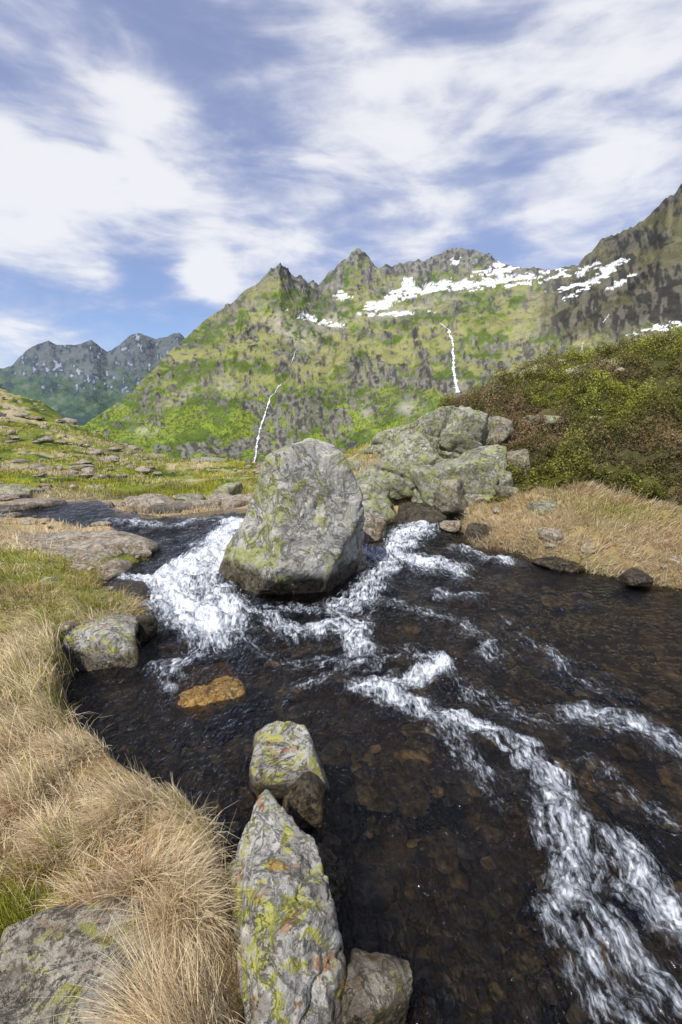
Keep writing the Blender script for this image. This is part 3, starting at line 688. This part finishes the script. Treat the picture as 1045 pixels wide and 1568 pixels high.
col=mixc(col,(.135,.15,.165),ss(3.5,6.5,e2+3*nb)*.9)  # blue-grey tints here and below stand in for aerial haze
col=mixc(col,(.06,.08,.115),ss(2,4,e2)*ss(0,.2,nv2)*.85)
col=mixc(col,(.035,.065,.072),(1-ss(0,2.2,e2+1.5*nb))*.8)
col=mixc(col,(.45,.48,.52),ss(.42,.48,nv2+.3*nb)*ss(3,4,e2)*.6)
mk('distant_mountains',np.stack([x,y,K+EYE],-1).reshape(-1,3),grid_faces(*x.shape),M_dist,{'Col':col.reshape(-1,3)})
# ================= SKY / SUN ======================
SUN_EL=math.radians(52);SUN_AZ=math.radians(212)
w=bpy.data.worlds.new('World');bpy.context.scene.world=w;w.use_nodes=True
g=G(w.node_tree);g.n.clear();out=g.add('ShaderNodeOutputWorld');bg=g.add('ShaderNodeBackground');bg.inputs[1].default_value=.105
sky=g.add('ShaderNodeTexSky',sky_type='NISHITA');sky.sun_disc=False;sky.sun_elevation=SUN_EL;sky.sun_rotation=SUN_AZ
sky.altitude=500
d=g.vm('NORMALIZE',g.add('ShaderNodeTexCoord').outputs['Generated'])
sx=g.add('ShaderNodeSeparateXYZ');g.put(sx.inputs[0],d)
den=g.m('ADD',g.m('MAXIMUM',sx.outputs[2],0.0),.55)
cx=g.add('ShaderNodeCombineXYZ');g.put(cx.inputs[0],g.m('DIVIDE',sx.outputs[0],den));g.put(cx.inputs[1],g.m('DIVIDE',sx.outputs[1],den));g.put(cx.inputs[2],g.m('MULTIPLY',sx.outputs[2],1.2))
mpn=g.add('ShaderNodeMapping');g.put(mpn.inputs['Vector'],cx.outputs[0]);mpn.inputs['Rotation'].default_value=(0,0,.25);mpn.inputs['Scale'].default_value=(1.0,1.2,1.8)
n1=g.noise(mpn.outputs[0],4.0,7,.52,.45);n2=g.noise(mpn.outputs[0],14,5,.52,.4)
mpn2=g.add('ShaderNodeMapping');g.put(mpn2.inputs['Vector'],cx.outputs[0]);mpn2.inputs['Rotation'].default_value=(0,.45,-.3);mpn2.inputs['Scale'].default_value=(1.2,1.0,3.8)
n3=g.noise(mpn2.outputs[0],3.4,7,.54,.5)
acc=g.m('ADD',g.m('MULTIPLY',n1,1.8),g.m('ADD',g.m('MULTIPLY',n2,.45),g.m('MULTIPLY',n3,1.5)))
blobs=[(0,300,.10,.2),(80,310,.10,.3),(180,325,.09,.32),(290,330,.08,.32),(400,340,.08,.3),(340,390,.05,.2),(235,190,.05,.45),(110,40,.08,.08),(180,100,.05,.1),(555,105,.07,.25),(700,120,.08,.2),(830,60,.09,.15),(880,190,.09,.2),(980,60,.09,.15),(650,190,.07,.15),(480,345,.08,.15),(640,370,.06,.2),(950,340,.1,.22),(335,440,.03,.45),(305,412,.03,.4),(160,450,.035,.35),(800,395,.06,.25),(30,520,.08,.25),(500,260,.06,.15),
 (330,130,.08,-.15),(395,215,.06,-.22),(430,60,.09,-.15),(80,170,.08,-.12),(210,425,.05,-.42),(80,432,.06,-.40),(740,315,.06,-.36),(560,275,.06,-.1),(820,290,.06,-.15),(640,40,.06,-.1),(265,475,.06,-.3),(150,490,.06,-.2)]
for u,v,sg,wt in blobs:
    c=bearing(u,v);c=c/np.linalg.norm(c);kk_=1/(sg*sg)
    dt=g.vm('DOT_PRODUCT',d,tuple(c))
    ex=g.m('EXPONENT',g.m('MULTIPLY_ADD',dt,kk_,-kk_))
    acc=g.m('MULTIPLY_ADD',ex,wt,acc)
acc=g.m('SUBTRACT',acc,g.m('MULTIPLY',g.sst(sx.outputs[1],.45,-.1),.2))  # thins the unseen clouds behind the camera to lower sky fill
veil=g.m('MULTIPLY',g.sst(sx.outputs[2],.12,.38),.30)
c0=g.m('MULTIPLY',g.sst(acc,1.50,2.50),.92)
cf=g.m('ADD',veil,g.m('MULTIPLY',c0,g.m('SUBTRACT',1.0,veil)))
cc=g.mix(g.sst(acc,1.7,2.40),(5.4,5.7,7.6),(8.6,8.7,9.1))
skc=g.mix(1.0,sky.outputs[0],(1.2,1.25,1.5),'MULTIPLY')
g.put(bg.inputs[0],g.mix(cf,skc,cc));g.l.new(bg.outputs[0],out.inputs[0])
sun=bpy.data.lights.new('sun','SUN');sun.energy=5.0;sun.angle=math.radians(.5);sun.color=(1,.95,.86)
so=bpy.data.objects.new('sun',sun);bpy.context.scene.collection.objects.link(so)
sd=Vector((math.sin(SUN_AZ)*math.cos(SUN_EL),math.cos(SUN_AZ)*math.cos(SUN_EL),math.sin(SUN_EL)))
so.rotation_euler=sd.to_track_quat('Z','Y').to_euler()
# ================= CAMERA =========================
cam=bpy.data.cameras.new('camera');co=bpy.data.objects.new('camera',cam);bpy.context.scene.collection.objects.link(co)
co.location=(0,0,EYE);co.rotation_euler=(math.radians(90)-PITCH,0,0)
cam.sensor_fit='VERTICAL';cam.sensor_height=36;cam.lens=16;cam.clip_start=.05;cam.clip_end=30000
bpy.context.scene.camera=co
vs=bpy.context.scene.view_settings;vs.view_transform='Standard';vs.look='None';vs.exposure=0
